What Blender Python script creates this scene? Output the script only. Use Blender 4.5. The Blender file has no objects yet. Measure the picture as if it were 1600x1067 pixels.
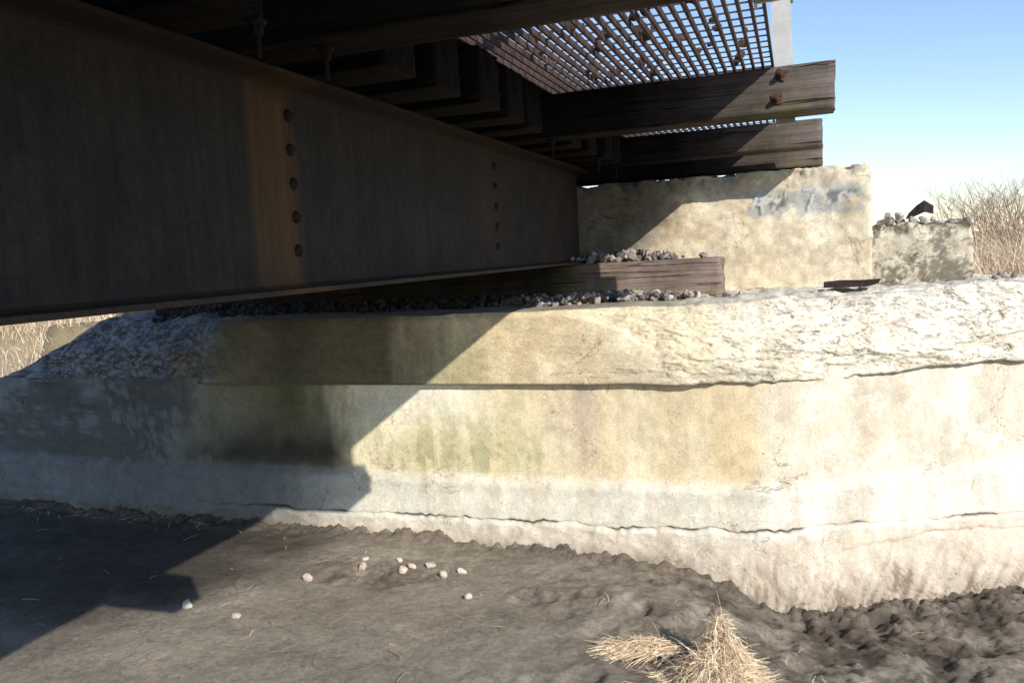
import bpy, bmesh, math, random
import numpy as np
from mathutils import Vector, Matrix, noise as mn
random.seed(7); rng=np.random.default_rng(7)
sc=bpy.context.scene; COL=sc.collection

# ---------------------------------------------------------------- helpers
def sm(a,b,x):
    t=min(1,max(0,(x-a)/(b-a))); return t*t*(3-2*t)
def gs(x,c,w): return math.exp(-((x-c)/w)**2)
def mixc(a,b,t):
    t=min(1,max(0,t)); return tuple(a[i]*(1-t)+b[i]*t for i in range(3))
def mul(c,k): return tuple(min(.93,x*k) for x in c)
def fr(x,y,z,o=4,H=0.8): return mn.fractal(Vector((x,y,z)),H,2.0,o)
def link(o): COL.objects.link(o); return o
def tag(o,label,cat,group=None,kind=None):
    if label:o["label"]=label
    if cat:o["category"]=cat
    if group:o["group"]=group
    if kind:o["kind"]=kind
    return o
def mesh_obj(name,v,f,mat=None,smooth=True,cols=None):
    me=bpy.data.meshes.new(name); me.from_pydata([tuple(p) for p in v],[],[tuple(q) for q in f])
    me.update()
    if smooth: me.polygons.foreach_set("use_smooth",[True]*len(me.polygons))
    if cols is not None:
        a=me.color_attributes.new("Col",'FLOAT_COLOR','POINT')
        c=np.ones((len(v),4),dtype=np.float32); c[:,:3]=np.array(cols,dtype=np.float32)
        a.data.foreach_set("color",c.ravel())
    o=bpy.data.objects.new(name,me)
    if mat: me.materials.append(mat)
    return link(o)
def parent(ch,pa):
    ch.parent=pa; ch.matrix_parent_inverse=Matrix.Translation(-Vector(pa.location)); return ch
def empty(name,loc):
    e=bpy.data.objects.new(name,None); e.location=loc; e.empty_display_size=.1; return link(e)
def grid_faces(nu,nv):
    i=np.arange(nu-1)[:,None]*nv+np.arange(nv-1)[None,:]
    i=i.ravel(); return np.stack([i,i+nv,i+nv+1,i+1],1).tolist()
def dense_box(lo,hi,res,rad,disp=None):
    lo=np.array(lo,float);hi=np.array(hi,float)
    n=[max(2,int(round((hi[i]-lo[i])/res[i]))+1) for i in range(3)]
    V=[];F=[];idx={}
    def vid(i,j,k):
        key=(i,j,k)
        if key not in idx:
            idx[key]=len(V)
            V.append([lo[0]+(hi[0]-lo[0])*i/(n[0]-1),lo[1]+(hi[1]-lo[1])*j/(n[1]-1),lo[2]+(hi[2]-lo[2])*k/(n[2]-1)])
        return idx[key]
    for ax in range(3):
        a,b=[q for q in range(3) if q!=ax]
        for side in (0,n[ax]-1):
            for p in range(n[a]-1):
                for q in range(n[b]-1):
                    def k(pp,qq):
                        t=[0,0,0];t[ax]=side;t[a]=pp;t[b]=qq;return vid(*t)
                    f=[k(p,q),k(p+1,q),k(p+1,q+1),k(p,q+1)]
                    flip=(side==0)
                    if ax==1: flip=not flip
                    F.append(f[::-1] if flip else f)
    out=[]
    for p in V:
        p=np.array(p); c=np.clip(p,lo+rad,hi-rad); d=p-c; L=np.linalg.norm(d)
        nn=d/L if L>1e-9 else np.zeros(3)
        if L>1e-9: p=c+nn*min(L,rad)
        out.append(p+ (disp(p,nn) if disp is not None else 0))
    return out,F

# ---------------------------------------------------------------- material helper
class NB:
    def __init__(s,name):
        s.m=bpy.data.materials.new(name); s.m.use_nodes=True
        s.t=s.m.node_tree; s.b=s.t.nodes["Principled BSDF"]; s.out=s.t.nodes["Material Output"]
    def n(s,ty,props=None,**inp):
        nd=s.t.nodes.new(ty)
        for k,v in (props or {}).items(): setattr(nd,k,v)
        for k,v in inp.items():
            key=int(k[1:]) if k[0]=='_' and k[1:].isdigit() else k.replace('_',' ')
            s.set(nd.inputs[key],v)
        return nd
    def set(s,sock,v):
        if isinstance(v,bpy.types.NodeSocket): s.t.links.new(v,sock)
        else: sock.default_value=v
    def coord(s,scale=(1,1,1)):
        if not hasattr(s,'tc'): s.tc=s.n('ShaderNodeTexCoord')
        mp=s.n('ShaderNodeMapping'); s.t.links.new(s.tc.outputs['Object'],mp.inputs['Vector'])
        mp.inputs['Scale'].default_value=scale; return mp.outputs[0]
    def noise(s,scale,detail=6,rough=.6,st=(1,1,1),dist=0):
        return s.n('ShaderNodeTexNoise',Vector=s.coord(st),Scale=scale,Detail=detail,Roughness=rough,Distortion=dist).outputs[0]
    def ramp(s,fac,*stops):
        r=s.n('ShaderNodeValToRGB',Fac=fac); e=r.color_ramp.elements
        while len(e)<len(stops): e.new(.5)
        for i,(p,c) in enumerate(stops):
            e[i].position=p; e[i].color=(c,c,c,1) if isinstance(c,(int,float)) else (*c,1)
        return r.outputs[0]
    def mix(s,a,b,f,mode='MIX'):
        nd=s.n('ShaderNodeMix',{'data_type':'RGBA','blend_type':mode})
        s.set(nd.inputs[0],f)
        for i,v in ((6,a),(7,b)):
            if isinstance(v,tuple) and len(v)==3: v=(*v,1)
            s.set(nd.inputs[i],v)
        return nd.outputs[2]
    def math(s,op,a,b=0.0):
        nd=s.n('ShaderNodeMath',{'operation':op}); s.set(nd.inputs[0],a); s.set(nd.inputs[1],b); return nd.outputs[0]
    def bump(s,h,dist,strength=1,prev=None):
        nd=s.n('ShaderNodeBump',Height=h,Distance=dist,Strength=strength)
        if prev is not None: s.t.links.new(prev,nd.inputs['Normal'])
        return nd.outputs[0]
    def fin(s,col,rough=.9,normal=None,metal=0,spec=.3):
        s.set(s.b.inputs['Base Color'],(*col,1) if isinstance(col,tuple) else col)
        s.set(s.b.inputs['Roughness'],rough); s.b.inputs['Metallic'].default_value=metal
        s.b.inputs['Specular IOR Level'].default_value=spec
        if normal is not None: s.t.links.new(normal,s.b.inputs['Normal'])
        return s.m

def mat_concrete():
    b=NB("weathered_concrete")
    at=b.n('ShaderNodeAttribute',{'attribute_name':'Col'}).outputs['Color']
    big=b.ramp(b.noise(1.7,9,.68),(.32,.90),(.68,1.16))
    c=b.mix(at,big,1.0,'MULTIPLY')
    fine=b.ramp(b.noise(75,9,.8),(.37,.78),(.63,1.15))
    c=b.mix(c,fine,1.0,'MULTIPLY')
    mid=b.ramp(b.noise(8,10,.78),(.38,.84),(.62,1.08))
    c=b.mix(c,mid,1.0,'MULTIPLY')
    st=b.ramp(b.noise(1.0,7,.65,(5,5,.5)),(.46,0),(.75,1))
    c=b.mix(c,b.mix(c,(.66,.55,.38),1.0,'MULTIPLY'),b.math('MULTIPLY',st,.4))
    vo=b.n('ShaderNodeTexVoronoi',Vector=b.coord(),Scale=34.).outputs['Distance']
    pit=b.ramp(vo,(.0,0.),(.15,1.))
    pm=b.ramp(b.noise(3.1,5,.6),(.46,0),(.58,1))
    pitf=b.mix((1,1,1),pit,pm)
    c=b.mix(b.mix(c,(.42,.36,.28),1.0,'MULTIPLY'),c,pitf)
    hc=b.ramp(b.math('ABSOLUTE',b.math('SUBTRACT',b.noise(1.3,6,.6,(1,1,1),.8),.5)),(.0,0.),(.0022,1.))
    hm=b.ramp(b.noise(.9,2,.5),(.48,0),(.54,1)); hcf=b.mix((1,1,1),hc,hm)
    c=b.mix(b.mix(c,(.4,.34,.27),1.0,'MULTIPLY'),c,hcf)
    n1=b.bump(b.noise(90,9,.8),.003,.9)
    n2=b.bump(b.noise(9,8,.65),.006,.6,n1)
    n3=b.bump(pitf,.008,.8,n2)
    return b.fin(c,.93,n3,spec=.1)
def mat_rock():
    b=NB("broken_concrete")
    at=b.n('ShaderNodeAttribute',{'attribute_name':'Col'}).outputs['Color']
    c=b.mix(at,b.ramp(b.noise(3.5,9,.7),(.32,.86),(.68,1.15)),1.0,'MULTIPLY')
    c=b.mix(c,b.ramp(b.noise(60,9,.8),(.36,.76),(.64,1.15)),1.0,'MULTIPLY')
    c=b.mix(c,b.ramp(b.noise(9,10,.8,(1,1,1.6)),(.38,.80),(.6,1.08)),1.0,'MULTIPLY')
    # fine wandering cracks where the concrete has spalled
    px=b.n('ShaderNodeSeparateXYZ',Vector=b.coord()).outputs['X']
    xm=b.ramp(b.math('ADD',b.math('MULTIPLY',px,.5),1.2),(.30,0.),(.62,1.))
    cr=b.ramp(b.math('ABSOLUTE',b.math('SUBTRACT',b.noise(2.0,8,.62,(1,1,2.0),.6),.5)),(.0,0.),(.0042,1.))
    cm=b.ramp(b.noise(1.6,3,.5),(.47,0),(.55,1)); crk=b.mix((1,1,1),cr,b.math('MULTIPLY',cm,xm))
    c=b.mix(b.mix(c,(.34,.27,.19),1.0,'MULTIPLY'),c,crk)
    vo=b.n('ShaderNodeTexVoronoi',Vector=b.coord(),Scale=26.).outputs['Distance']
    pit=b.ramp(vo,(.02,0.),(.15,1.)); pm=b.ramp(b.noise(3.7,5,.65),(.52,0),(.6,1)); pitf=b.mix((1,1,1),pit,pm)
    c=b.mix(b.mix(c,(.42,.35,.26),1.0,'MULTIPLY'),c,pitf)
    n1=b.bump(b.noise(75,9,.8),.005,1)
    n2=b.bump(b.noise(14,9,.78,(1,1,1.5)),.009,.8,n1); n2=b.bump(pitf,.006,.7,n2); n2=b.bump(crk,.012,.9,n2)
    return b.fin(c,.95,n2,spec=.1)
def mat_wood(name,dark,light,x0,x1,lo):
    b=NB(name)
    g=b.noise(1.,9,.75,(1.1,62,62),.15)
    c=b.ramp(g,(.3,dark),(.55,light),(.8,tuple(x*1.4 for x in light)))
    c=b.mix(c,b.ramp(b.noise(4.,7,.7),(.3,.5),(.7,1.3)),1.,'MULTIPLY')
    c=b.mix(c,b.mix(c,(.75,.88,.45),1.,'MULTIPLY'),b.ramp(b.noise(2.2,6,.7),(.52,0),(.66,.8)))
    cr=b.ramp(b.noise(1.,3,.5,(.8,30,30),.2),(.60,1.),(.625,.12),(.65,1.))
    c=b.mix(c,cr,1.,'MULTIPLY')
    # deck shade painted into the timber by world X, easing off toward weathered ends
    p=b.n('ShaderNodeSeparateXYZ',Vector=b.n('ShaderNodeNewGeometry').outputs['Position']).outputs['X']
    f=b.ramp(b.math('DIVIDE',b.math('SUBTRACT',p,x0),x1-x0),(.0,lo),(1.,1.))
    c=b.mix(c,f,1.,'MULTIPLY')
    n=b.bump(cr,.008,.8); n=b.bump(g,.003,.8,n)
    return b.fin(c,.85,n,spec=.08)
def mat_rust(name,c0,c1,c2,band=False,bs=.6):
    b=NB(name)
    c=b.ramp(b.noise(4,9,.7),(.3,c0),(.5,c1),(.75,c2))
    c=b.mix(c,b.ramp(b.noise(1.,6,.7,(30,30,1.2)),(.3,.7),(.7,1.2)),1.,'MULTIPLY')
    c=b.mix(c,b.ramp(b.noise(60,6,.7),(.3,.7),(.7,1.2)),1.,'MULTIPLY')
    if band:
        sp=b.n('ShaderNodeSeparateXYZ',Vector=b.coord())
        y=b.math('ADD',sp.outputs['Y'],b.math('MULTIPLY',b.math('SUBTRACT',b.noise(3.,7,.75,(1,1,.5)),.5),.16))
        def bd(y0,w,s):
            d=b.math('ABSOLUTE',b.math('SUBTRACT',y,y0)); return b.math('MULTIPLY',b.ramp(b.math('DIVIDE',d,w),(.66,1.),(1.,0.)),s)
        st=b.ramp(b.noise(1.,6,.7,(14,14,.5)),(.35,.3),(.65,1))
        f=b.math('MULTIPLY',b.math('ADD',b.math('ADD',bd(2.68,.175,.85),bd(5.0,.3,.1)),bd(6.6,.5,.12)),st)
        c=b.mix(c,(.145,.075,.03),f)
        z=sp.outputs['Z']
        low=b.ramp(b.math('ADD',b.math('MULTIPLY',z,3.),b.noise(5,5,.6)),(.12,1.),(.5,0.))
        c=b.mix(c,(.085,.052,.03),b.math('MULTIPLY',low,.5))
        hi=b.ramp(b.math('ADD',z,b.math('MULTIPLY',b.noise(5,5,.6),.05)),(.66,0.),(.70,1.))
        c=b.mix(c,(.04,.024,.017),b.math('MULTIPLY',hi,.6))
    n=b.bump(b.noise(90,6,.7),.002,.7); n=b.bump(b.noise(12,6,.6),.005,bs,n)
    return b.fin(c,.8,n,spec=.2)
def mat_vcol(name,rough=.85,bs=60,bd=.004,spec=.25):
    b=NB(name)
    at=b.n('ShaderNodeAttribute',{'attribute_name':'Col'}).outputs['Color']
    c=b.mix(at,b.ramp(b.noise(bs,6,.7),(.3,.65),(.7,1.25)),1.,'MULTIPLY')
    return b.fin(c,rough,b.bump(b.noise(bs,6,.7),bd,.8),spec=spec)
def mat_mud():
    b=NB("mud_and_field")
    at=b.n('ShaderNodeAttribute',{'attribute_name':'Col'}).outputs['Color']
    c=b.mix(at,b.ramp(b.noise(1.3,8,.65,(1,1.6,1)),(.3,.80),(.7,1.15)),1.,'MULTIPLY')
    c=b.mix(c,b.ramp(b.noise(30,10,.85),(.37,.66),(.64,1.25)),1.,'MULTIPLY')
    sp=b.n('ShaderNodeTexVoronoi',Vector=b.coord(),Scale=75.).outputs['Distance']
    spm=b.ramp(b.noise(4.,6,.7),(.46,0),(.6,1))
    clod=b.mix((1,1,1),b.ramp(sp,(.1,1.25),(.35,.82)),spm); c=b.mix(c,clod,1.,'MULTIPLY')
    cr=b.ramp(b.math('ABSOLUTE',b.math('SUBTRACT',b.noise(2.4,8,.65,(1,1,1),1.2),.5)),(.0,0.),(.004,1.))
    cm=b.ramp(b.noise(1.1,3,.5),(.46,0),(.55,1)); crk=b.mix((1,1,1),cr,cm)
    c=b.mix(b.mix(c,(.52,.48,.42),1.,'MULTIPLY'),c,crk)
    r=b.ramp(b.noise(2.,6,.6),(.4,.7),(.6,.95))
    n=b.bump(b.noise(70,9,.8),.006,1.); n=b.bump(clod,.007,.9,n); n=b.bump(b.noise(20,10,.8),.015,.8,n); n=b.bump(crk,.010,.7,n)
    return b.fin(c,r,n,spec=.08)
M_con=mat_concrete(); M_rock=mat_rock()
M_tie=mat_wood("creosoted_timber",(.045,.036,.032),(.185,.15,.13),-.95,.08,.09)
M_sill=mat_wood("brown_bearing_timber",(.10,.075,.064),(.28,.215,.18),-2.0,-1.45,.18)  # left part of the sill darkened to stand for deck shade
M_gird=mat_rust("rusted_girder_steel",(.025,.022,.020),(.038,.032,.029),(.052,.044,.038),True,.4)
M_grate=mat_rust("rusty_grating_steel",(.045,.03,.028),(.09,.06,.055),(.15,.10,.09),False,.3)
M_hook=mat_rust("dark_rusty_bolt_steel",(.014,.01,.009),(.026,.018,.014),(.045,.028,.019),False,.8)
M_bolt=mat_rust("rusty_bolt_steel",(.05,.027,.022),(.11,.055,.04),(.19,.09,.065),False,.8)
M_stone=mat_vcol("ballast_stone"); M_straw=mat_vcol("dry_straw",.8,20,.001,.1)
M_mud=mat_mud()
def mat_post():
    b=NB("weathered_galvanised_paint")
    c=b.ramp(b.noise(6,7,.7),(.3,(.42,.41,.38)),(.7,(.62,.61,.58)))
    return b.fin(c,.5,b.bump(b.noise(50,5,.6),.002,.5),.0,.4)
M_post=mat_post()
def mat_paint():
    b=NB("flaking_white_paint")
    c=b.ramp(b.noise(20,6,.7),(.3,(.55,.58,.59)),(.7,(.74,.77,.78)))
    m=b.fin(c,.8)
    tr=b.n('ShaderNodeBsdfTransparent'); mx=b.n('ShaderNodeMixShader')
    b.set(mx.inputs[0],b.ramp(b.noise(24,9,.9),(.40,0),(.53,.8)))
    b.t.links.new(tr.outputs[0],mx.inputs[1]); b.t.links.new(b.b.outputs[0],mx.inputs[2])
    b.t.links.new(mx.outputs[0],b.out.inputs[0]); return m
M_paint=mat_paint()

# ---------------------------------------------------------------- abutment
def Yw(x):
    y=5.70
    if x<-5: y+=(-5-x)*.05
    k=.20; d=x+.15; y+=.585*(d+math.sqrt(d*d+k*k))/2   # corner into the wing wall
    return y
CREAM=(.86,.76,.54);WHITE=(.79,.73,.62);TAN=(.74,.60,.41);OCH=(.73,.58,.35);OLIVE=(.42,.40,.22)
BLUEG=(.12,.125,.125);DARK=(.05,.047,.038)
def wall_col(x,z):
    n=fr(x*1.5,z*1.5,3.1); n2=fr(x*4,z*1.2,9.,5); n3=fr(x*7,z*7,1.7,4); st=fr(x*5,z*.6,5.,4); n5=fr(x*2.6,z*2.6,14.,7,.55); s2=fr(x*9,z*.5,15.,5)
    n9=fr(x*14,z*14,41.,5,.5)
    c=CREAM
    c=mixc(c,TAN,sm(-2.0,-1.4,x+n*.3)*(.55+.5*n2))
    c=mixc(c,(.60,.49,.39),gs(x,-1.45,.35)*(.5+st)*sm(-1.8,-1.3,z+n*.1)*.8)
    c=mixc(c,OCH,gs(x,-.6,.65)*(.45+.6*n2+.6*s2)*.75)
    c=mixc(c,OCH,gs(x,-2.0,.3)*sm(-1.6,-1.,z)*.4)
    c=mixc(c,(.70,.62,.50),sm(-.32,-.10,x+n3*.05+s2*.05)*.95)
    c=mixc(c,(.58,.48,.38),sm(-.2,.1,x)*sm(-.1,.4,n2)*.5)
    c=mixc(c,WHITE,sm(-.25,.1,x)*sm(.0,.25,n5+.35*n9)*.85)
    c=mixc(c,(.90,.84,.70),gs(x,-2.8,.5)*sm(-1.45,-1.15,z+n*.1)*1.0)
    g=sm(-3.5,-2.9,x)*sm(-1.5,-2.2,x+n*.3)*math.exp(-((z+1.48+.1*n)/.26)**2)
    c=mixc(c,(.62,.56,.33),g*.6)
    c=mixc(c,OLIVE,g*sm(-.1,.4,n5*.6+.8*s2+.3*n9)*.75)
    c=mixc(c,(.56,.51,.30),gs(x,-1.97,.1)*sm(-.3,.3,st)*.5)
    c=mixc(c,(.19,.17,.11),sm(-3.2,-3.8,x+st*.3)*.9)  # left wall colour darkened for the shade under the deck
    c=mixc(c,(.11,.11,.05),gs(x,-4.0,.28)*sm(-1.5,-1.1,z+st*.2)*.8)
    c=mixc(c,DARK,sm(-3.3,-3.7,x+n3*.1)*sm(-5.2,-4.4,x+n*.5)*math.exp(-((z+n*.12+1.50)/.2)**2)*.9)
    c=mixc(c,mixc(BLUEG,(.22,.225,.225),sm(-.1,.4,n3*.5+n+n9*.5)),sm(-4.4,-5.4,x+n*.4)*.9)  # far left painted blue-grey as it looks in shade
    dk=sm(-3.3,-4.2,x)  # weight of the shade painted into the left footing
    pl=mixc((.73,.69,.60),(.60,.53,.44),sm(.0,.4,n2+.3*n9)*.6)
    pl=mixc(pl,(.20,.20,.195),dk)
    c=mixc(c,pl,sm(-1.60,-1.70,z+n3*.03)*.9)
    c=mixc(c,mul((.66,.57,.46),1-.72*dk),sm(-1.98,-2.05,z+n*.06)*.85)
    if x>-1.3:
        q=x*1.2-z*.25-.55*x*(z+2.)    # silt smears running down the footing
        sc_=sm(-.1,.4,fr(q*11,z*2.2,2.,7,.5))
        c=mixc(c,(.46,.375,.285),sm(-2.02,-2.25,z+n2*.16)*(.3+.5*sc_)*sm(-1.3,-.6,x))
        c=mixc(c,(.22,.172,.125),sm(-2.26,-2.44,z+n2*.14+.05*n9)*(.3+.6*sc_)*sm(-.9,-.3,x))
    c=mixc(c,(.30,.25,.18),sm(-2.05,-2.2,z+n2*.08+n3*.03)*.75*sm(-.4,-1.1,x))
    return c
def crack_z(x): return -1.965+.02*gs(x,-.1,.6)-.05*sm(.6,1.5,x)+.028*mn.noise(Vector((x*2.,0,0)))+.026*mn.noise(Vector((x*6,3,0)))+.014*mn.noise(Vector((x*24,3,0)))
def out_prof(x,z):
    o=.0+.01*(-.94-z)
    o+=.055*sm(-1.64,-1.71,z)+.03*sm(-1.76,-1.96,z)
    o+=.022*sm(-1.965,-2.0,z)+ .10*sm(-2.0,-2.5,z)*(1+.8*sm(-.9,.2,x))
    return o
def ztop(x):
    return -.41-.45*max(0,-6.45-x)+.012*fr(x*2,0,7)
xs=np.concatenate([np.arange(-10,-6,.08),np.arange(-6,1.9,.0155),np.arange(1.9,5.01,.08)])
zs=list(np.arange(-2.95,-2.5,.06))+list(np.arange(-2.5,-2.0,.016))
zs+=[-2.0,-1.985,-1.975,-1.971,-1.968,-1.965,-1.962,-1.959,-1.955,-1.945,-1.925]+list(np.arange(-1.90,-.925,.018))+[-.90]
zs=np.array(zs)
V=[];C=[]
for x in xs:
    dz=crack_z(x)+1.965; yw=Yw(x); zt=ztop(x)-.03
    gk=.25+.75*sm(-.1,.25,mn.noise(Vector((x*2.3,8,0)))+.05+.4*mn.noise(Vector((x*13,8,0))))
    gk*=sm(-5.2,-4.2,x)*(1-.75*sm(.3,.6,x)*sm(1.1,.8,x)); gw=.0026+.004*gk
    for zb in zs:
        z=zb+dz*math.exp(-((zb+1.965)/.14)**2)
        z=min(z,zt)
        y=yw-out_prof(x,zb)
        y+=.006*fr(x*2,z*2,0)+.003*fr(x*9,z*9,4)
        y+=.03*gk*math.exp(-((zb+1.965)/gw)**2)
        if zb<-1.965: y-=.010*fr(x*9,z*12,2,5)*sm(-1.965,-2.02,zb)
        if x>-1.1:
            q=x*1.2-z*.25-.55*x*(z+2.)
            w=sm(-1.1,0,x)*sm(-2.0,-2.3,z); y-=w*(.012*mn.noise(Vector((q*5,z*2.5,0)))+.014*fr(q*13,z*5,5,6,.5)+.03*fr(x*2.2,z*2.5,9,4))
            zc=-2.09+.03*mn.noise(Vector((x*4,1,1)))+.015*mn.noise(Vector((x*19,1,1)))-.1*(x-.9)*(x-.9)
            y+=.03*sm(.1,.2,x)*sm(1.9,1.6,x)*math.exp(-((z-zc)/.010)**2)
        if x<-4.6: y+=sm(-4.6,-5.6,x)*.03*fr(x*3,z*3,2,5)
        V.append((x,y,z)); 
        c=wall_col(x,z); 
        c=mixc(c,(.08,.06,.04),gk*.95*math.exp(-((zb+1.965)/gw)**2))
        C.append(c)
abut=empty("bridge_abutment",(-3.3,5.7,-2.1))
tag(abut,"stained concrete railway bridge abutment with broken ledge above mud","bridge abutment")
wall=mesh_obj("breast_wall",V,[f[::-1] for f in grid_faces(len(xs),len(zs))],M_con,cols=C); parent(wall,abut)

# cap / bearing seat
def Xc(z): 
    t=min(1,max(0,(-.43-z)/.48)); return -1.55+.5*t+.22*mn.noise(Vector((z*6,0,3)))+.08*mn.noise(Vector((z*22,0,3)))+.28*math.sin(t*3.1)
def flaky(x,z,s,N=4.0):
    q=(fr(x,z,8+s,6,.75)+.2)*N; k=math.floor(q); f=q-k
    return (k+f*.2+.8*sm(.92,1,f))/N-.2, sm(.84,.94,f)*sm(1.,.97,f)
xs2=np.concatenate([np.arange(-10,-6.8,.07),np.arange(-6.8,2.0,.013),np.arange(2.0,5.01,.08)])
NA,NBF,NC=4,60,44
V=[];C=[]
for x in xs2:
    yw=Yw(x); zt=ztop(x); over=.06*sm(-5.0,-4.6,x)*sm(-.3,-.8,x)
    over+=.055*sm(.15,.7,x)*(.8+.8*mn.noise(Vector((x*3,2,2))))+.015*sm(-.8,-.3,x)
    er=sm(-1.8,.2,x); el=sm(-4.2,-5.3,x)
    zb=-.945+.03*er*mn.noise(Vector((x*3,6,0)))+.014*er*mn.noise(Vector((x*15,6,0)))
    if x>.2: zb+=.03*sm(.2,1.4,x)
    zb=min(zb,zt-.06)
    yf=yw-over
    def face(t):
        z=zb+t*(zt-zb)
        chip=sm(0,.03,x-Xc(z)) if x>-2.2 else 0
        E=.04*chip*sm(1.6,.0,er*1.6)+.36*er*t**2.0+ .40*el*t**1.3
        r=max(chip*(.45+.55*er),el,.08)
        y=yf+E*(.15+.85*max(t,.08))
        y-= .008*fr(x*1.3,z*2,0)
        sh=z+.10*x+.05*mn.noise(Vector((x*1.1,0,4)))
        f1,c1=flaky(x*.8,sh*3.2,0,4.); f2,c2=flaky(x*2.6,sh*6.,5,2.5); cv=max(c1,c2*.6)*max(0,r-.1)
        k=1+1.0*el
        y-= r*k*(.058*f1+.020*f2+.003*fr(x*16,z*18,3,5,.5)) * (.4+.6*sm(0,.2,t))
        if t>.93: y+=.02*sm(.93,1,t)
        return y,z,max(0,r-.12)/.88,cv
    col=[]
    for i in range(NA):
        col.append((x,yw+.12-(yw+.12-face(0)[0])*i/(NA-1),zb)); C.append((.25,.2,.14))
    for i in range(1,NBF+1):
        t=i/NBF; y,z,r,cv=face(t); col.append((x,y,z))
        nn=fr(x*2.5,z*2.5,1.1); st=fr(x*6,z*.8,2.,4); n3=fr(x*8,z*8,4.,4); n6=fr(x*3,z*6,24.,6,.6); n9=fr(x*20,z*24,51.,5,.5)
        c=mixc((.72,.59,.39),(.84,.73,.51),sm(-.1,.5,nn+.3*n3))
        c=mixc(c,OCH,gs(x,-2.0,.35)*(.4+.6*st)*.5)
        c=mixc(c,(.56,.42,.27),gs(x,-1.85,.07)*.6*sm(.9,.3,t))
        c=mixc(c,(.44,.39,.2),sm(-2.1,-2.4,x+st*.2)*sm(.85,.2,t+st*.3)*.6)
        c=mixc(c,(.15,.125,.08),sm(-2.5,-3.1,x+st*.15)*.9)  # shade under the deck painted into the left ledge face
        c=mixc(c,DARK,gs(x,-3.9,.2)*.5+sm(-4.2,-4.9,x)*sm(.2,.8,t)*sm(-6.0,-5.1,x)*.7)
        c=mixc(c,(.86,.80,.67),max(r,.5*sm(-1.9,-1.0,x+.3*nn))*sm(-1.9,-.5,x)*(.9+.3*n3))
        c=mixc(c,(.86,.73,.45),gs(x,-.75,.75)*sm(-.3,.35,nn+n3*.3)*.65*max(r,.3))
        c=mixc(c,(.62,.53,.41),sm(.05,.4,n6+.2*n9)*r*.5)
        c=mixc(c,mixc((.11,.115,.12),(.30,.31,.315),sm(-.25,.25,n3*.4+n9*.7)),sm(-4.5,-5.4,x+nn*.3)*.95)  # far left end toned down as shaded concrete
        c=mixc(c,(.16,.12,.08),cv*.75)
        c=mixc(c,(.12,.09,.06),sm(.04,.0,t)*.8)
        C.append(c)
    ye,ze,r,_=face(1); yb=max(7.6,yw+1.3)
    for j in range(1,NC+1):
        s=(j/NC)**1.25; y=ye+(yb-ye)*s
        f1,_q=flaky(x*1.9,y*3.0,9)
        z=ze+.02*sm(0,.15,s)*r+.012*fr(x*2.5,y*2.5,5)+max(er,el)*(.02*fr(x*6,y*6,1)+.03*f1)
        col.append((x,y,z))
        n3=fr(x*5,y*5,4.,4)
        c=mixc((.34,.30,.24),(.80,.75,.64),max(er*.9,el*.1)*sm(-.6,.3,n3+er)); c=mixc(c,(.50,.42,.30),sm(0,.5,n3)*.45)
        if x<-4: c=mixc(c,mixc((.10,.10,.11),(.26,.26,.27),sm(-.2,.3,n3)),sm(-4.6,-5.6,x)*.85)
        C.append(c)
    V+=col
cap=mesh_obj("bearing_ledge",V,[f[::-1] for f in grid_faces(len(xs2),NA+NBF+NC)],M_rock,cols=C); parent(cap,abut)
cap["label"]="spalled cream concrete bearing ledge with broken front edge"

def conc_disp(amp,topamp,zt):
    def f(p,n):
        d=amp*fr(p[0]*3,p[1]*3,p[2]*3,4)+amp*.4*fr(p[0]*12,p[1]*12,p[2]*12,3)
        k=sm(zt-.16,zt-.02,p[2]); d+=-topamp*k*max(0,fr(p[0]*5,p[1]*5,p[2]*6+4,5,.6)+.25)
        return n*d
    return f
def bw_col(p):
    x,z=p[0],p[2]; n=fr(x*2,z*2,3); n3=fr(x*8,z*8,6,5); st=fr(x*4,z*.7,1); n7=fr(x*3.5,z*5,31,7,.6); n9=fr(x*22,z*22,3,5,.5)
    c=mixc((.71,.61,.44),(.81,.73,.57),sm(-.3,.4,n+.3*n9))
    c=mixc(c,(.54,.44,.32),sm(.0,.35,n7+.2*n9)*.65)
    c=mixc(c,(.42,.36,.28),gs(z,.5,.13)*sm(-.2,.3,n+n3*.5)*.7)
    c=mixc(c,(.14,.125,.095),sm(-1.0,-1.5,x+n*.2+(z-.1)*-.8)*.85)  # deck shadow painted in behind a slanting edge
    if p[1]<7.35:
        wob=.02*n3+.01*n9
        c=mixc(c,(.40,.425,.43),sm(-.52,-.44,x+wob)*sm(.56,.48,x+wob)*sm(.18,.24,z+wob)*sm(.47,.41,z+wob)*sm(-.6,.0,n3+n9*.3)*.8)
        c=mixc(c,(.11,.12,.13),sm(-.25,-.19,x+wob)*sm(-.04,-.1,x+wob)*sm(.22,.27,z)*sm(.44,.39,z)*sm(-.1,.2,n3+n9*.5)*.8)
        c=mixc(c,(.11,.12,.13),sm(.20,.26,x+wob)*sm(.50,.45,x+wob)*sm(.26,.31,z)*sm(.42,.37,z)*sm(-.15,.15,n3+n9*.5)*.8)
    if x>.585: c=mixc((.70,.62,.48),(.17,.15,.115),sm(-.12,.3,n3*.6+n*.8+n9*.5+.25*sm(-.1,-.35,z))*.85)
    return c
V,F=dense_box((-7.3,7.3,-.55),(.58,7.75,.60),(.018,.09,.018),.028,conc_disp(.012,.06,.6))
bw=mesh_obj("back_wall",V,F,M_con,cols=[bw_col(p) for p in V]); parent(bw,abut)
V,F=dense_box((.50,7.308,-.55),(1.31,7.78,.10),(.0145,.07,.0145),.028,conc_disp(.014,.05,.1))
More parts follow.
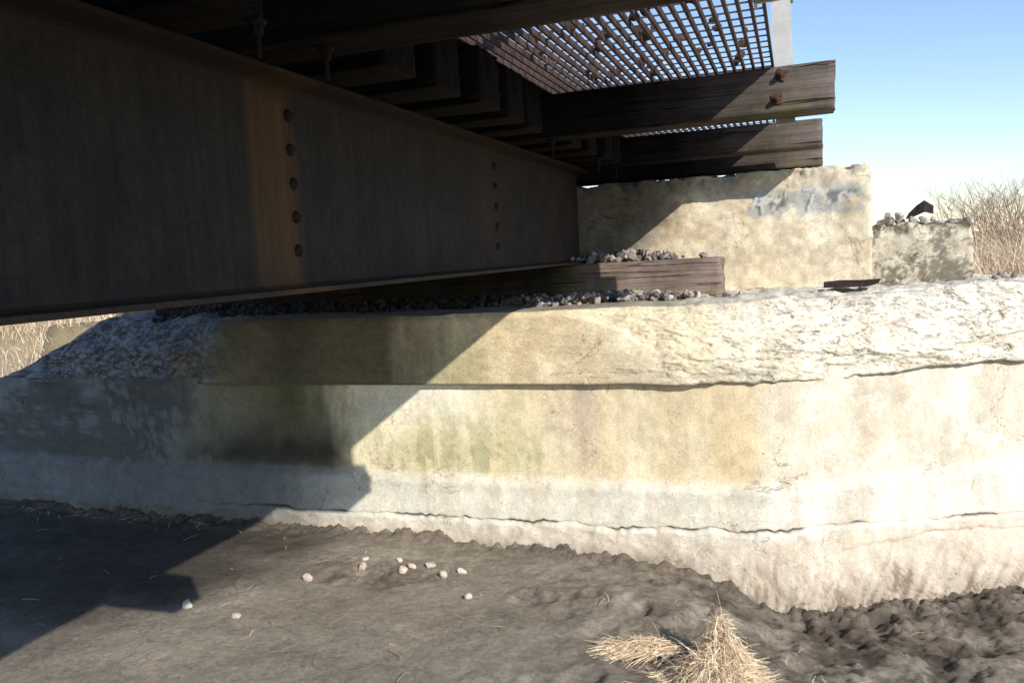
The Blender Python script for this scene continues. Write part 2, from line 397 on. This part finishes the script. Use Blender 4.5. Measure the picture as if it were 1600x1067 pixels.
bs=mesh_obj("stepped_wall_end",V,F,M_rock,cols=[bw_col(p) for p in V]); parent(bs,abut)
for ch,px,h in (("4",-.37,.20),("7",.05,.19)):
    cu=bpy.data.curves.new("t",'FONT'); cu.body=ch; cu.size=h*1.42
    to=link(bpy.data.objects.new("t",cu)); bpy.context.view_layer.update()
    me=bpy.data.meshes.new_from_object(to); bpy.data.objects.remove(to)
    o=link(bpy.data.objects.new("painted_number",me)); me.materials.clear(); me.materials.append(M_paint)
    o.rotation_euler=(math.radians(90),math.radians(-5),0); o.location=(px,7.285,.235); parent(o,abut)
    o["label"]="faded white painted bridge numeral "+ch

# ---------------------------------------------------------------- timbers
def tie_mesh(name,L,w,h,mat,seed,res=.05,endchip=.0):
    def d(p,n):
        q=(p[0]*1.5+seed,p[1]*6,p[2]*6)
        return n*(.004*fr(*q,3)+.002*mn.noise(Vector((p[0]*3,p[1]*60+seed,p[2]*60))))
    V,F=dense_box((-L/2,-w/2,-h/2),(L/2,w/2,h/2),(res,.025,.025),.008,d)
    V=[np.array((p[0]+(math.copysign(1,p[0])*.012*fr(p[1]*14,p[2]*14,seed,4) if abs(p[0])>L/2-.01 else 0),p[1],p[2])) for p in V]
    return V,F
def bolt_mesh(name,loc,axis,r=.02,L=.03,washer=.05,tilt=0,mat=None):
    bm=bmesh.new()
    if washer:
        bmesh.ops.create_cone(bm,cap_ends=True,segments=4,radius1=washer*.75,radius2=washer*.7,depth=.008,matrix=Matrix.Translation((0,0,.004))@Matrix.Rotation(math.radians(tilt),4,'Z'))
        bmesh.ops.create_cone(bm,cap_ends=True,segments=8,radius1=r*1.7,radius2=r*1.5,depth=.008,matrix=Matrix.Translation((0,0,.012)))
    bmesh.ops.create_cone(bm,cap_ends=True,segments=6,radius1=r*1.15,radius2=r*1.1,depth=.026,matrix=Matrix.Translation((0,0,.028)))
    bmesh.ops.create_cone(bm,cap_ends=True,segments=10,radius1=r*.55,radius2=r*.5,depth=L,matrix=Matrix.Translation((0,0,.03+L/2)))
    me=bpy.data.meshes.new(name); bm.to_mesh(me); bm.free(); me.materials.append(mat or M_bolt)
    o=link(bpy.data.objects.new(name,me)); o.location=loc
    o.rotation_euler=axis; return o
ZT0,ZT1=.712,.97; H=ZT1-ZT0
long_y=[.60,2.43,5.07,7.0,7.56]
reg_y=[-4.0,-3.55,-3.1,-2.65,-2.2,-1.75,-1.3,-.85,-.4,.10,1.06,1.52,1.97,2.87,3.31,3.75,4.19,4.63,5.5,5.93,6.34,6.70]
Vr,Fr=tie_mesh("t",3.97,.27,H,M_tie,3.3,.06)
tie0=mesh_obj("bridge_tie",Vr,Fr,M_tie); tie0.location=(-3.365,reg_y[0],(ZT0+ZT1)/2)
tag(tie0,"dark creosoted timber bridge tie resting across rusted girders","timber tie","timber ties across the bridge girders")
hb=bolt_mesh("hook_bolt",(-1.45,reg_y[0],ZT0),(math.pi,0,0),.015,.075,.04,45,M_hook); hb.parent=tie0
hb.matrix_parent_inverse=Matrix.Translation(-tie0.location)
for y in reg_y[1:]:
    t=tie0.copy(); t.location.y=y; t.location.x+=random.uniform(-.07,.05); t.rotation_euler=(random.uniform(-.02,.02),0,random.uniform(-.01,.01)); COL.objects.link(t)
    if abs(y-1.97)<.1 or abs(y-6.34)<.1:
        h=hb.copy(); h.parent=t; h.matrix_parent_inverse=Matrix.Translation(-Vector(t.location)); h.location.y=y+random.uniform(-.03,.03)+.1*(y<3); COL.objects.link(h)
for i,y in enumerate(long_y):
    x1=(.12,.19,.21,.195,.21)[i]; x0=-5.35; L=x1-x0; hh=.215 if i==3 else H
    V,F=tie_mesh("t",L,.25,hh,M_tie,7.7*i+1,.045)
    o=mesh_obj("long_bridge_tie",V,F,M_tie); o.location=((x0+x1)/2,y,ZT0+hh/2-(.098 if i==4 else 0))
    tag(o,"long dark timber resting on top of the concrete back wall" if i==4 else "long weathered timber tie carrying the walkway, bolted at its overhanging end","timber tie","timber ties across the bridge girders")
    if i<4:
        if i==2:
            for bx,bz,tl in ((-.07,.92,20),(-.095,.79,50)):
                b_=bolt_mesh("bolt",(bx,y-.127,bz),(math.pi/2,0,0),.015,.02,.055,tl); parent(b_,o)
        h=bolt_mesh("hook_bolt",(-1.45,y,ZT0),(math.pi,0,0),.015,.075,.04,45,M_hook); parent(h,o)
V,F=tie_mesh("t",5.58,.33,.305,M_sill,31,.04)
sill=mesh_obj("bearing_timber",V,F,M_sill); sill.location=(-3.36,6.80,-.25)
tag(sill,"brown squared timber beam under girder ends on concrete ledge","timber beam")
V,F=tie_mesh("t",11.6,.19,.15,M_tie,55,.08)
gt=mesh_obj("added_guard_timber",V,F,M_tie); gt.location=(-1.53,1.75,ZT1+.078); gt.rotation_euler=(0,0,math.pi/2)  # added on the unseen deck top to block sky between the ties
tag(gt,"added unseen guard timber across the tie ends, closing the sky gaps","guard timber")

# ---------------------------------------------------------------- girders
def girder(xc,name,label):
    hw=.14; tw=.009; zb=-.095; zt=.712; tf=.018; f=.02
    prof=[(-hw,zb),(hw,zb),(hw,zb+tf),(tw+f*1.5,zb+tf+.006),(tw+.006,zb+tf+.016),(tw,zb+tf+.04),
          (tw,zt-tf-.04),(tw+.006,zt-tf-.016),(tw+f*1.5,zt-tf-.006),(hw,zt-tf),(hw,zt),(-hw,zt),(-hw,zt-tf),(-tw-f*1.5,zt-tf-.006),(-tw-.006,zt-tf-.016),(-tw,zt-tf-.04),(-tw,zb+tf+.04),(-tw-.006,zb+tf+.016),(-tw-f*1.5,zb+tf+.006),(-hw,zb+tf)]
    ys=np.arange(-5,7.27,.12); V=[];n=len(prof)
    for y in ys:
        for (a,z) in prof:
            V.append((a+.0015*mn.noise(Vector((y*3,z*4,a*9))),y,z+.001*mn.noise(Vector((y*5,a*20,z)))))
    F=[]
    for i in range(len(ys)-1):
        for j in range(n):
            F.append((i*n+j,i*n+(j+1)%n,(i+1)*n+(j+1)%n,(i+1)*n+j))
    F.append(tuple(range(n))[::-1]); F.append(tuple(range((len(ys)-1)*n,len(ys)*n)))
    F=[tuple(reversed(q)) for q in F]
    o=mesh_obj(name,V,F,M_gird,smooth=False); o.location=(xc,0,0)
    tag(o,label,"steel girder","main girders of the railway bridge"); return o
g1=girder(-1.87,"steel_girder","rusted steel plate girder with rivet columns resting on timber")
g2=girder(-4.85,"steel_girder","rusted steel plate girder shaded beneath the timber ties")
bm=bmesh.new(); bmesh.ops.create_uvsphere(bm,u_segments=14,v_segments=8,radius=.023)
for v in bm.verts: v.co.z*=.75; v.co.z=max(v.co.z,-.002)
bmesh.ops.create_cone(bm,cap_ends=True,segments=14,radius1=.026,radius2=.024,depth=.005)
rm=bpy.data.meshes.new("rivet"); bm.to_mesh(rm); bm.free(); rm.materials.append(M_hook)
for p in rm.polygons: p.use_smooth=True
for yc in (2.80,5.10):
    for k in range(5):
        r=link(bpy.data.objects.new("rivet",rm)); r.parent=g1
        r.location=(.0105,yc+random.uniform(-.004,.004),.068+.13*k); r.rotation_euler=(0,math.pi/2,0)

# ---------------------------------------------------------------- grating panels
def boxes(bl):
    V=[];F=[]
    for (x0,x1,y0,y1,z0,z1) in bl:
        b=len(V); V+=[(x0,y0,z0),(x1,y0,z0),(x1,y1,z0),(x0,y1,z0),(x0,y0,z1),(x1,y0,z1),(x1,y1,z1),(x0,y1,z1)]
        F+=[(b,b+3,b+2,b+1),(b+4,b+5,b+6,b+7),(b,b+1,b+5,b+4),(b+1,b+2,b+6,b+5),(b+2,b+3,b+7,b+6),(b+3,b,b+4,b+7)]
    return V,F
GX0,GX1=-1.41,-.115
def grating(y0,y1):
    bl=[];z0=.974;n=25
    for i in range(n+1):
        x=GX0+(GX1-GX0)*i/n; w=.0062 if 0<i<n else .0065
        bl.append((x-w,x+w,y0,y1,z0,z0+.030))
    ny=int((y1-y0)/.12)
    for j in range(ny+1):
        y=y0+.005+(y1-y0-.01)*j/ny
        for i in range(n):
            xa=GX0+(GX1-GX0)*i/n+.0063; xb=GX0+(GX1-GX0)*(i+1)/n-.0063
            bl.append((xa,xb,y-.003,y+.003,z0+.020,z0+.027))
    V,F=boxes(bl); cy=(y0+y1)/2
    V=[(a+.64,b-cy,c-.974) for a,b,c in V]
    o=mesh_obj("steel_grating",V,F,M_grate,smooth=False); o.location=(-.64,cy,.974)
    tag(o,"rusty open steel grating walkway panel laid on timber ties","steel grating","walkway grating panels")
for a,b in ((-4.2,-1.),(-.99,.59),(.61,2.42),(2.44,5.06),(5.08,7.6)): grating(a,b)

# ---------------------------------------------------------------- posts
def post(y):
    h=1.25; bl=[(-.054,.054,0,.008,-.30,h),(-.054,-.046,.008,.06,-.30,h),(.046,.054,.008,.06,-.30,h)]
    V,F=boxes(bl); o=mesh_obj("railing_post",V,F,M_post,smooth=False); o.location=(-.06,y+.129,.985)
    o.rotation_euler=(0,math.radians(-1.2),0)
    tag(o,"pale galvanised steel railing post bolted behind timber tie end","railing post","walkway railing posts")
    for z in (.44,1.1):
        bb=bolt_mesh("bolt",(-.01,-.001,z),(math.pi/2,0,0),.012,.012,.0,0,M_hook); bb.parent=o
    V,F=boxes([(-.115,-.055,.0,.006,.42,.46)]); c=mesh_obj("bracket",V,F,M_hook,smooth=False); c.parent=o
for y in (5.07,2.43): post(y)

# ---------------------------------------------------------------- stones
def stone_t(seed,sub=1):
    bm=bmesh.new(); bmesh.ops.create_icosphere(bm,subdivisions=sub,radius=1)
    for v in bm.verts:
        n=v.co.normalized(); v.co=n*(1+.45*mn.noise(n*1.1+Vector((seed*7.1,seed,0)))+.15*mn.noise(n*3+Vector((0,seed*3.3,0))))
    r=random.Random(seed)
    for _ in range(5):
        d=Vector((r.gauss(0,1),r.gauss(0,1),r.gauss(0,1))).normalized(); lim=r.uniform(.6,.85)
        for v in bm.verts:
            q=v.co.dot(d)
            if q>lim: v.co-=d*(q-lim)
    V=np.array([v.co[:] for v in bm.verts]); F=np.array([[v.index for v in f.verts] for f in bm.faces]); bm.free(); return V,F
ST=[stone_t(i+1,2) for i in range(8)]
SC=[(.20,.18,.165),(.30,.25,.215),(.38,.32,.27),(.13,.125,.125),(.28,.215,.175),(.30,.29,.28),(.17,.155,.14),(.43,.38,.33)]
def randrot():
    q=rng.normal(size=4); q/=np.linalg.norm(q); w,x,y,z=q
    return np.array([[1-2*(y*y+z*z),2*(x*y-z*w),2*(x*z+y*w)],[2*(x*y+z*w),1-2*(x*x+z*z),2*(y*z-x*w)],[2*(x*z-y*w),2*(y*z+x*w),1-2*(x*x+y*y)]])
def stone_pile(name,pts,smin,smax):
    Vs=[];Fs=[];Cs=[];b=0
    for p in pts:
        V,F=ST[rng.integers(8)]; s=(smin+(smax-smin)*rng.uniform(0,1)**1.7)*np.array([1,rng.uniform(.6,1),rng.uniform(.5,.85)])
        W=(V*s)@randrot().T+np.array(p); Vs.append(W);Fs.append(F+b);b+=len(V)
        c=np.array(SC[rng.integers(8)])*rng.uniform(.7,1.3)*(1-.8*sm(-1.8,-2.5,p[0])); Cs.append(np.tile(c,(len(V),1)))  # stones further left darkened to stand for deck shade
    return mesh_obj(name,np.concatenate(Vs).tolist(),np.concatenate(Fs).tolist(),M_stone,smooth=False,cols=np.concatenate(Cs))
pts=[]
for _ in range(1900):
    x=rng.uniform(-5.7,-1.2); y=6.62-abs(rng.normal(0,.22)); lim=6.1+.5*(mn.noise(Vector((x*2.2,0,0)))+.2)+max(0,(x+1.7))*.6
    if y<lim: continue
    pts.append((x,y,-.41+max(0,(y-6.2))*.2*rng.uniform(.0,1)))
for c0,c1,n,sx,sy in ((-1.62,6.45,130,.2,.12),(-1.12,6.48,60,.10,.08),(-.92,6.3,18,.1,.08)):
    for _ in range(n):
        x=rng.normal(c0,sx); y=min(6.62,rng.normal(c1,sy)); pts.append((x,y,-.40+rng.uniform(0,.06)))
for _ in range(760):
    x=-2.3+1.65*rng.uniform(0,1); hm=.05*math.exp(-((x+1.4)/.28)**2)+.05*mn.noise(Vector((x*5,0,0)))
    h=-.06+hm-.33*sm(-1.05,-.7,x); y=rng.uniform(6.99,7.27)
    pts.append((x,y,rng.uniform(max(-.4,h-.14),h)))
for _ in range(50):
    x=rng.normal(-1.42,.15); pts.append((x,rng.uniform(6.68,6.95),-.08+rng.uniform(0,.03)))
for _ in range(9):
    x=rng.uniform(-1.2,-.65); pts.append((x,rng.uniform(6.75,6.95),-.08))
for _ in range(20):
    x=rng.uniform(-1.3,-.4); pts.append((x,rng.uniform(6.3,6.6),-.385))
gv=stone_pile("ballast_gravel",pts,.014,.045); tag(gv,"loose grey and pink ballast gravel heaped on the concrete ledge","gravel",kind="stuff")

def single_stone(loc,s,label,group,col,seed,flat=.65):
    V,F=ST[seed%8]; W=(V*np.array([s,s*.8,s*flat]))@randrot().T
    o=mesh_obj("loose_stone",W.tolist(),F.tolist(),M_stone,smooth=False,cols=np.tile(np.array(col),(len(W),1))); o.location=loc
    tag(o,label,"stone",group); return o

# ---------------------------------------------------------------- ground
def gbase(x,y):
    z=-2.10-.05*sm(-4,-2,x)
    z-= .27*sm(-.9,.15,x)*sm(3.6,4.8,y)
    z-= .06*sm(-1.8,-.9,x)*sm(4.9,5.4,y)
    yw=Yw(x)
    if x>3.5: rise=sm(6.5,12,y)
    elif x<-8: rise=sm(5.5,9,y)
    else: rise=sm(yw+.55,yw+1.15,y)
    back=-.50-.35*sm(8,14,y)+.1*mn.noise(Vector((x*.2,y*.2,0)))
    return z*(1-rise)+back*rise, rise
def axis_pts(a,b,s,lo,hi):
    c=list(np.arange(a,b,s)); st=s
    l=[];p=a
    while p>lo: st*=1.14; p-=st; l.append(p)
    r=[];p=c[-1];st=s
    while p<hi: st*=1.14; p+=st; r.append(p)
    return np.array(l[::-1]+c+r)
dents=[(rng.uniform(-1.8,1.6),rng.uniform(3.4,5.6),rng.uniform(.04,.10)) for _ in range(70)]+[(rng.uniform(-3.6,-1.5),rng.normal(4.75,.3),rng.uniform(.025,.06)) for _ in range(70)]
DD=np.array(dents)
gx=axis_pts(-6.4,2.1,.0175,-900,900); gy=axis_pts(3.0,6.2,.0155,-700,1500)
V=[];C=[]
for x in gx:
    dm=np.abs(DD[:,0]-x)<.28; Dx=DD[dm]
    for y in gy:
        z,rise=gbase(x,y); near=(-8<x<4 and 2<y<7.5)
        c=(.35,.30,.235)
        if near:
            n=fr(x*1.2,y*1.2,0,4); n2=fr(x*7,y*7,3,5,.7); n8=fr(x*10,y*12,17,6,.6)
            ro=sm(-1.5,-.1,x+n*.5+(y-4.6)*-.25); mid=gs(y,4.75,.35)*sm(-3.8,-2.6,x)*.6*sm(-.2,.25,n+.2)
            wb=sm(Yw(x)-1.0,Yw(x)-.25,y)*sm(-1.4,-.6,x)
            R=max(ro,mid)*(1-rise)
            z+=.014*n+.005*n2+.002*fr(x*22,y*22,1,3)
            pz=fr(x*2.4,y*2.8,7,5,.9)
            z+=R*(.05*pz+(.014+.012*wb)*n8+.012*wb*sm(.05,.14,n8))
            if len(Dx) and R>.02:
                d2=((Dx[:,0]-x)**2+((Dx[:,1]-y)*.7)**2)/Dx[:,2]**2
                z+=float(np.sum(-.34*Dx[:,2]*np.exp(-d2*d2*.8)+.14*Dx[:,2]*np.exp(-((np.sqrt(d2)-1.25)/.3)**2)))*min(1,R*1.5)
            if y>Yw(x)-.4: z+=sm(Yw(x)-.4,Yw(x)-.1,y)*(.015+.05*fr(x*2,0,8,6,.6)+.045*n2)
            c=mixc(c,(.43,.375,.30),sm(-.2,.4,n)*.6)
            c=mixc(c,(.16,.128,.10),min(1,R*(.5+1.1*fr(x*2,y*2,4,6,.6)+.3*wb)))
            c=mixc(c,(.32,.27,.21),R*sm(.1,.35,pz+.3*n2)*.4)
            c=mixc(c,(.085,.068,.053),R*sm(-.02,-.25,pz+.3*n8)*.6)
            c=mixc(c,(.075,.062,.052),sm(-3.1,-4.3,x+n*.4)*sm(3.0,4.0,y)*.88)  # wet mud on the left, with the deck shade painted in
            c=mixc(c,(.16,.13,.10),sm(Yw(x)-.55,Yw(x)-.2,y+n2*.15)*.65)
        elif rise<.5:
            c=(.2,.16,.11)
        if rise>.4: c=mixc(c,(.42,.33,.2),sm(.4,.9,rise))
        V.append((x,y,z)); C.append(c)
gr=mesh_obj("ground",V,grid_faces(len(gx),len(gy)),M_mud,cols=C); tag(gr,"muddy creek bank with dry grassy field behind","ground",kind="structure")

mud=[(-2.98,5.02),(-2.93,4.88),(-2.74,5.08),(-2.60,5.0),(-2.63,4.92),(-3.20,4.62),(-2.33,4.92),(-2.22,5.0),(-2.02,4.62),(-3.3,3.98),(-3.7,4.02),(-2.48,5.04)]
for i,(x,y) in enumerate(mud):
    z,_=gbase(x,y); s=random.uniform(.028,.046)
    single_stone((x,y,z+s*.3),s,"pale pinkish loose stone lying on mud","loose stones lying on the mud",random.choice([(.58,.45,.36),(.60,.50,.42),(.50,.41,.34),(.58,.52,.46)]),i)
for i,(x,z,s) in enumerate([(.66,.10,.05),(.72,.10,.055),(.80,.10,.05),(.88,.10,.045),(.96,.10,.045),(.70,.14,.045),(.78,.14,.045),(1.03,.10,.035)]):
    single_stone((x,7.42+random.uniform(-.05,.06),z+.01),s,"grey ballast stone on stepped concrete wall end","stones on the stepped concrete wall",random.choice([(.50,.47,.43),(.42,.39,.36),(.55,.50,.44),(.32,.30,.28)]),i+3)
for i,(x,y) in enumerate([(1.45,7.25),(1.53,7.3),(1.6,7.4),(.73,7.2),(1.5,7.4)]):
    single_stone((x,y,-.37),.04,"grey loose stone on the concrete ledge","stones on the concrete ledge",random.choice(SC),i+1)
for i in range(60):
    x=rng.uniform(-1.25,-.2); y=rng.uniform(2.8,4.9)
    single_stone((x,y,1.008+.006),rng.uniform(.015,.04),"dark ballast stone resting on the steel grating","ballast stones on the grating",(.08,.055,.045),i)
def scrap(pts,th,loc,rot,label):
    bm=bmesh.new(); vs=[bm.verts.new((a,b,c)) for a,b,c in pts]; n=len(pts)//2
    for i in range(n-1): bm.faces.new((vs[2*i],vs[2*i+1],vs[2*i+3],vs[2*i+2]))
    bmesh.ops.solidify(bm,geom=bm.faces[:],thickness=th)
    me=bpy.data.meshes.new("scrap_metal"); bm.to_mesh(me); bm.free(); me.materials.append(M_grate)
    o=link(bpy.data.objects.new("scrap_metal",me)); o.location=loc; o.rotation_euler=rot
    tag(o,label,"scrap metal"); return o
scrap([(-.20,-.09,0),(-.16,.12,0),(-.05,-.11,.0),(-.03,.13,.006),(.09,-.12,.0),(.12,.10,.006),(.18,-.08,.01),(.24,.06,.02)],.02,(.36,6.62,-.345),(.16,0,.15),"thin dark rusted steel plate lying on the concrete ledge")
scrap([(-.11,-.04,0),(-.06,.08,.05),(-.04,-.05,.02),(.0,.08,.11),(.03,-.05,.05),(.06,.08,.15),(.10,-.04,.03),(.13,.08,.10)],.014,(.93,7.42,.12),(0,0,.1),"bent dark rusted steel plate on stones atop concrete wall")

# ---------------------------------------------------------------- grasses
def ribbons(B,D,Hh,W,bend,cols,levels=4):
    N=len(B); V=np.zeros((N,levels,2,3)); ang=rng.uniform(0,math.pi,N); side=np.stack([np.cos(ang),np.sin(ang),np.zeros(N)],1)
    for l in range(levels):
        t=l/(levels-1); P=B.copy()
        P[:,0]+=D[:,0]*bend*Hh*t**1.4; P[:,1]+=D[:,1]*bend*Hh*t**1.4
        P[:,2]+=Hh*(t-np.clip(bend,0,1.9)*.42*t**2.4)
        w=(W*(1-.85*t))[:,None]*side
        V[:,l,0]=P-w; V[:,l,1]=P+w
    V=V.reshape(-1,3); base=np.arange(N)*levels*2; F=[]
    for l in range(levels-1):
        a=base+2*l; F.append(np.stack([a,a+1,a+3,a+2],1))
    F=np.concatenate(F); C=np.repeat(cols,levels*2,axis=0); return V,F,C
def rdir(n):
    a=rng.uniform(0,2*math.pi,n); return np.stack([np.cos(a),np.sin(a)],1)
def straw_cols(n,k=1.):
    a=np.array([[.80,.62,.42],[.88,.75,.56],[.68,.50,.33],[.52,.37,.25]]); return a[rng.choice(4,n,p=[.4,.3,.2,.1])]*rng.uniform(.8,1.1,(n,1))*k
N=40000
yy=8.2+np.abs(rng.exponential(9,N)); rt=rng.uniform(.03,.42,N); xx=yy*rt+rng.normal(0,.1,N)
k=int(N*.2); rt[:k]=-rng.uniform(.95,1.7,k); xx[:k]=yy[:k]*rt[:k]
k2=k+int(N*.14); xx[k:k2]=rng.uniform(-13,-7.7,k2-k); yy[k:k2]=rng.uniform(6.7,10,k2-k)
keep=(yy<60)&~((xx>-7.6)&(xx<1.55)&(yy<8.0)); xx=xx[keep];yy=yy[keep]
zz=np.array([gbase(a,b)[0] for a,b in zip(xx,yy)])
hh=(.3+1.0*rng.uniform(0,1,len(xx))**2.6)*(.55+.5*np.clip((yy-8)/6,0,1))
hh*=np.array([.85+.7*mn.noise(Vector((a*1.1,b*.8,0))) for a,b in zip(xx,yy)])
hh*=np.where(xx>0,np.clip(.55+(xx/yy-.08)*4.5,.5,1.3),.8)
V,F,Cc=ribbons(np.stack([xx,yy,zz-.02],1),rdir(len(xx))*.8+np.array([-.3,0]),hh,rng.uniform(.002,.005,len(xx))*(1+yy*.03),rng.uniform(.1,1.3,len(xx)),straw_cols(len(xx)))
o=mesh_obj("dry_field_grass",V.tolist(),F.tolist(),M_straw,smooth=False,cols=Cc); tag(o,"tall dry straw coloured grass behind the abutment","grass",kind="stuff")
def heap(x,y,n,rx,ry,h,lean,label,lmin=.12,lmax=.32,up=.45):
    z=gbase(x,y)[0]; V=[];F=[];cl=np.minimum(straw_cols(n)*1.08,.92)
    for i in range(n):
        a=rng.uniform(0,6.283); r=math.sqrt(rng.uniform(0,1)); px=r*rx*math.cos(a); py=r*ry*math.sin(a)
        top=h*(1-r**1.6); pz=rng.uniform(0,max(.01,top*.8))
        # stalks drape outwards and down from the top of the heap
        rd=np.array([px/rx,py/ry]); 
        d=np.array([rng.normal(0,.35)+rd[0]*.5+lean[0],rng.normal(0,.35)+rd[1]*.5+lean[1],rng.normal(up,.4)*(1-r)]); d/=np.linalg.norm(d)+1e-6
        L=rng.uniform(lmin,lmax); s=np.cross(d,[rng.normal(),rng.normal(),rng.normal()]); s/=np.linalg.norm(s); s*=rng.uniform(.0012,.0032)
        p=np.array([px,py,pz]); p[:2]-=d[:2]*L*.35; b=len(V); droop=rng.uniform(.3,1.3)
        for t in (0,.3,.6,.85,1):
            q=p+d*L*t+np.array([0,0,-droop*L*t*t]); q[2]=max(q[2],.004+rng.uniform(0,.012))
            V+=[q-s*(1-.6*t),q+s*(1-.6*t)]
        for m_ in range(4): F.append((b+2*m_,b+2*m_+1,b+2*m_+3,b+2*m_+2))
    o=mesh_obj("dry_grass_clump",V,F,M_straw,smooth=False,cols=np.repeat(cl,10,axis=0)); o.location=(x,y,z)
    tag(o,label,"grass clump","dead grass clumps on the mud")
heap(-.41,4.14,2800,.13,.15,.38,(.05,-.1),"matted pale dead grass clump collapsed on wet mud",.08,.26,.6)
heap(-.44,3.94,2200,.23,.16,.22,(-.1,-.3),"matted pale dead grass clump collapsed on wet mud",.10,.30,.4)
heap(-.82,4.20,520,.17,.07,.08,(-.7,-.35),"small flattened tuft of dead grass on mud",.12,.32,.2)
n=320; x=rng.uniform(-6.5,1.3,n); y=rng.uniform(3.4,5.5,n)
x[:110]=rng.uniform(-7.2,-4.6,110); y[:110]=rng.normal(5.42,.06,110)
x[110:170]=rng.normal(-.5,.5,60); y[110:170]=rng.normal(4.3,.35,60)
z=np.array([gbase(a,b)[0] for a,b in zip(x,y)])+.022
keep=(rng.uniform(0,1,n)<.4)|(np.arange(n)<170); x=x[keep];y=y[keep];z=z[keep];n=len(x)
L=rng.uniform(.03,.17,n); a=rng.uniform(0,6.28,n); V=[];F=[]
for i in range(n):
    d=np.array([math.cos(a[i]),math.sin(a[i]),rng.normal(0,.08)])*L[i]; s=np.array([-math.sin(a[i]),math.cos(a[i]),.3])*.002; p=np.array([x[i],y[i],z[i]])
    m=p+d*.5+np.array([rng.normal(0,.01),rng.normal(0,.01),.01]); b=len(V); V+=[p-s,p+s,m+s,m-s,p+d+s*.5,p+d-s*.5]; F+=[(b,b+1,b+2,b+3),(b+3,b+2,b+4,b+5)]
o=mesh_obj("straw_litter",V,F,M_straw,smooth=False,cols=np.repeat(straw_cols(n,.75),6,axis=0)); tag(o,"scattered dead straw and reed stems on mud","straw",kind="stuff")
def shrub(x,y,h,seed):
    r=random.Random(seed); V=[];F=[]
    def tube(p,q,a,b):
        d=(q-p).normalized(); u=d.orthogonal().normalized(); w=d.cross(u); i0=len(V)
        for c,rad in ((p,a),(q,b)):
            for k in range(3):
                t=k*2.094; V.append(tuple(c+(u*math.cos(t)+w*math.sin(t))*rad))
        for k in range(3): F.append((i0+k,i0+(k+1)%3,i0+3+(k+1)%3,i0+3+k))
    def grow(p,d,L,rad,lv):
        q=p+d*L; tube(p,q,rad,rad*.65)
        if lv==0: return
        for _ in range(r.choice([2,3,3])):
            nd=(d+Vector((r.gauss(0,.45),r.gauss(0,.45),r.gauss(.1,.25)))).normalized(); grow(q if r.random()<.7 else p+d*L*.6,nd,L*r.uniform(.6,.9),rad*.62,lv-1)
    for _ in range(9):
        grow(Vector((r.gauss(0,.15),r.gauss(0,.15),-.05)),Vector((r.gauss(0,.4),r.gauss(0,.4),1)).normalized(),h*.33,.010,4)
    o=mesh_obj("bare_shrub",V,F,M_straw,smooth=False,cols=np.tile(np.array([.34,.19,.14]),(len(V),1))); o.location=(x,y,gbase(x,y)[0])
    tag(o,"leafless twiggy shrub rising above dry grass","shrub","bare shrubs in the dry grass")
for i,(x,y,h) in enumerate([(2.3,13,1.25),(2.9,14.5,1.75),(3.6,15,2.0),(3.0,18,1.9),(4.2,19,2.2)]): shrub(x,y,h,i+5)

# ---------------------------------------------------------------- light, sky, camera
SX,SY=1.36,1.22
el=math.atan(1/math.hypot(SX,SY)); az=math.atan2(SX,-SY)
w=bpy.data.worlds.new("World"); sc.world=w; w.use_nodes=True; nt=w.node_tree
sky=nt.nodes.new('ShaderNodeTexSky'); sky.sky_type='NISHITA'; sky.sun_disc=False; sky.sun_elevation=el; sky.sun_rotation=az
sky.air_density=1.0; sky.dust_density=.1; sky.ozone_density=2.0
tint=nt.nodes.new('ShaderNodeMix'); tint.data_type='RGBA'; tint.blend_type='MULTIPLY'; tint.inputs[0].default_value=1
tint.inputs[7].default_value=(1.36,1.36,1.44,1)
nt.links.new(sky.outputs[0],tint.inputs[6]); nt.links.new(tint.outputs[2],nt.nodes['Background'].inputs[0]); nt.nodes['Background'].inputs[1].default_value=.135
sl=bpy.data.lights.new("sun",'SUN'); sl.energy=5; sl.angle=math.radians(.4); sl.color=(1,.94,.84)
so=link(bpy.data.objects.new("sun",sl)); so.rotation_euler=Vector((-SX,SY,-1)).to_track_quat('-Z','Y').to_euler()
cd=bpy.data.cameras.new("camera"); co=link(bpy.data.objects.new("camera",cd)); cd.lens=28.8; cd.sensor_width=36; cd.clip_end=4000; cd.clip_start=.05
fw=Vector((-.3309,.9377,-.1033)).normalized(); up=Vector((.0174,.1157,.9931)); rt_=fw.cross(up).normalized(); up=rt_.cross(fw)
m=Matrix((rt_,up,-fw)).transposed().to_4x4(); co.matrix_world=m
sc.camera=co
sc.view_settings.view_transform='Standard'; sc.view_settings.look='None'; sc.view_settings.exposure=0
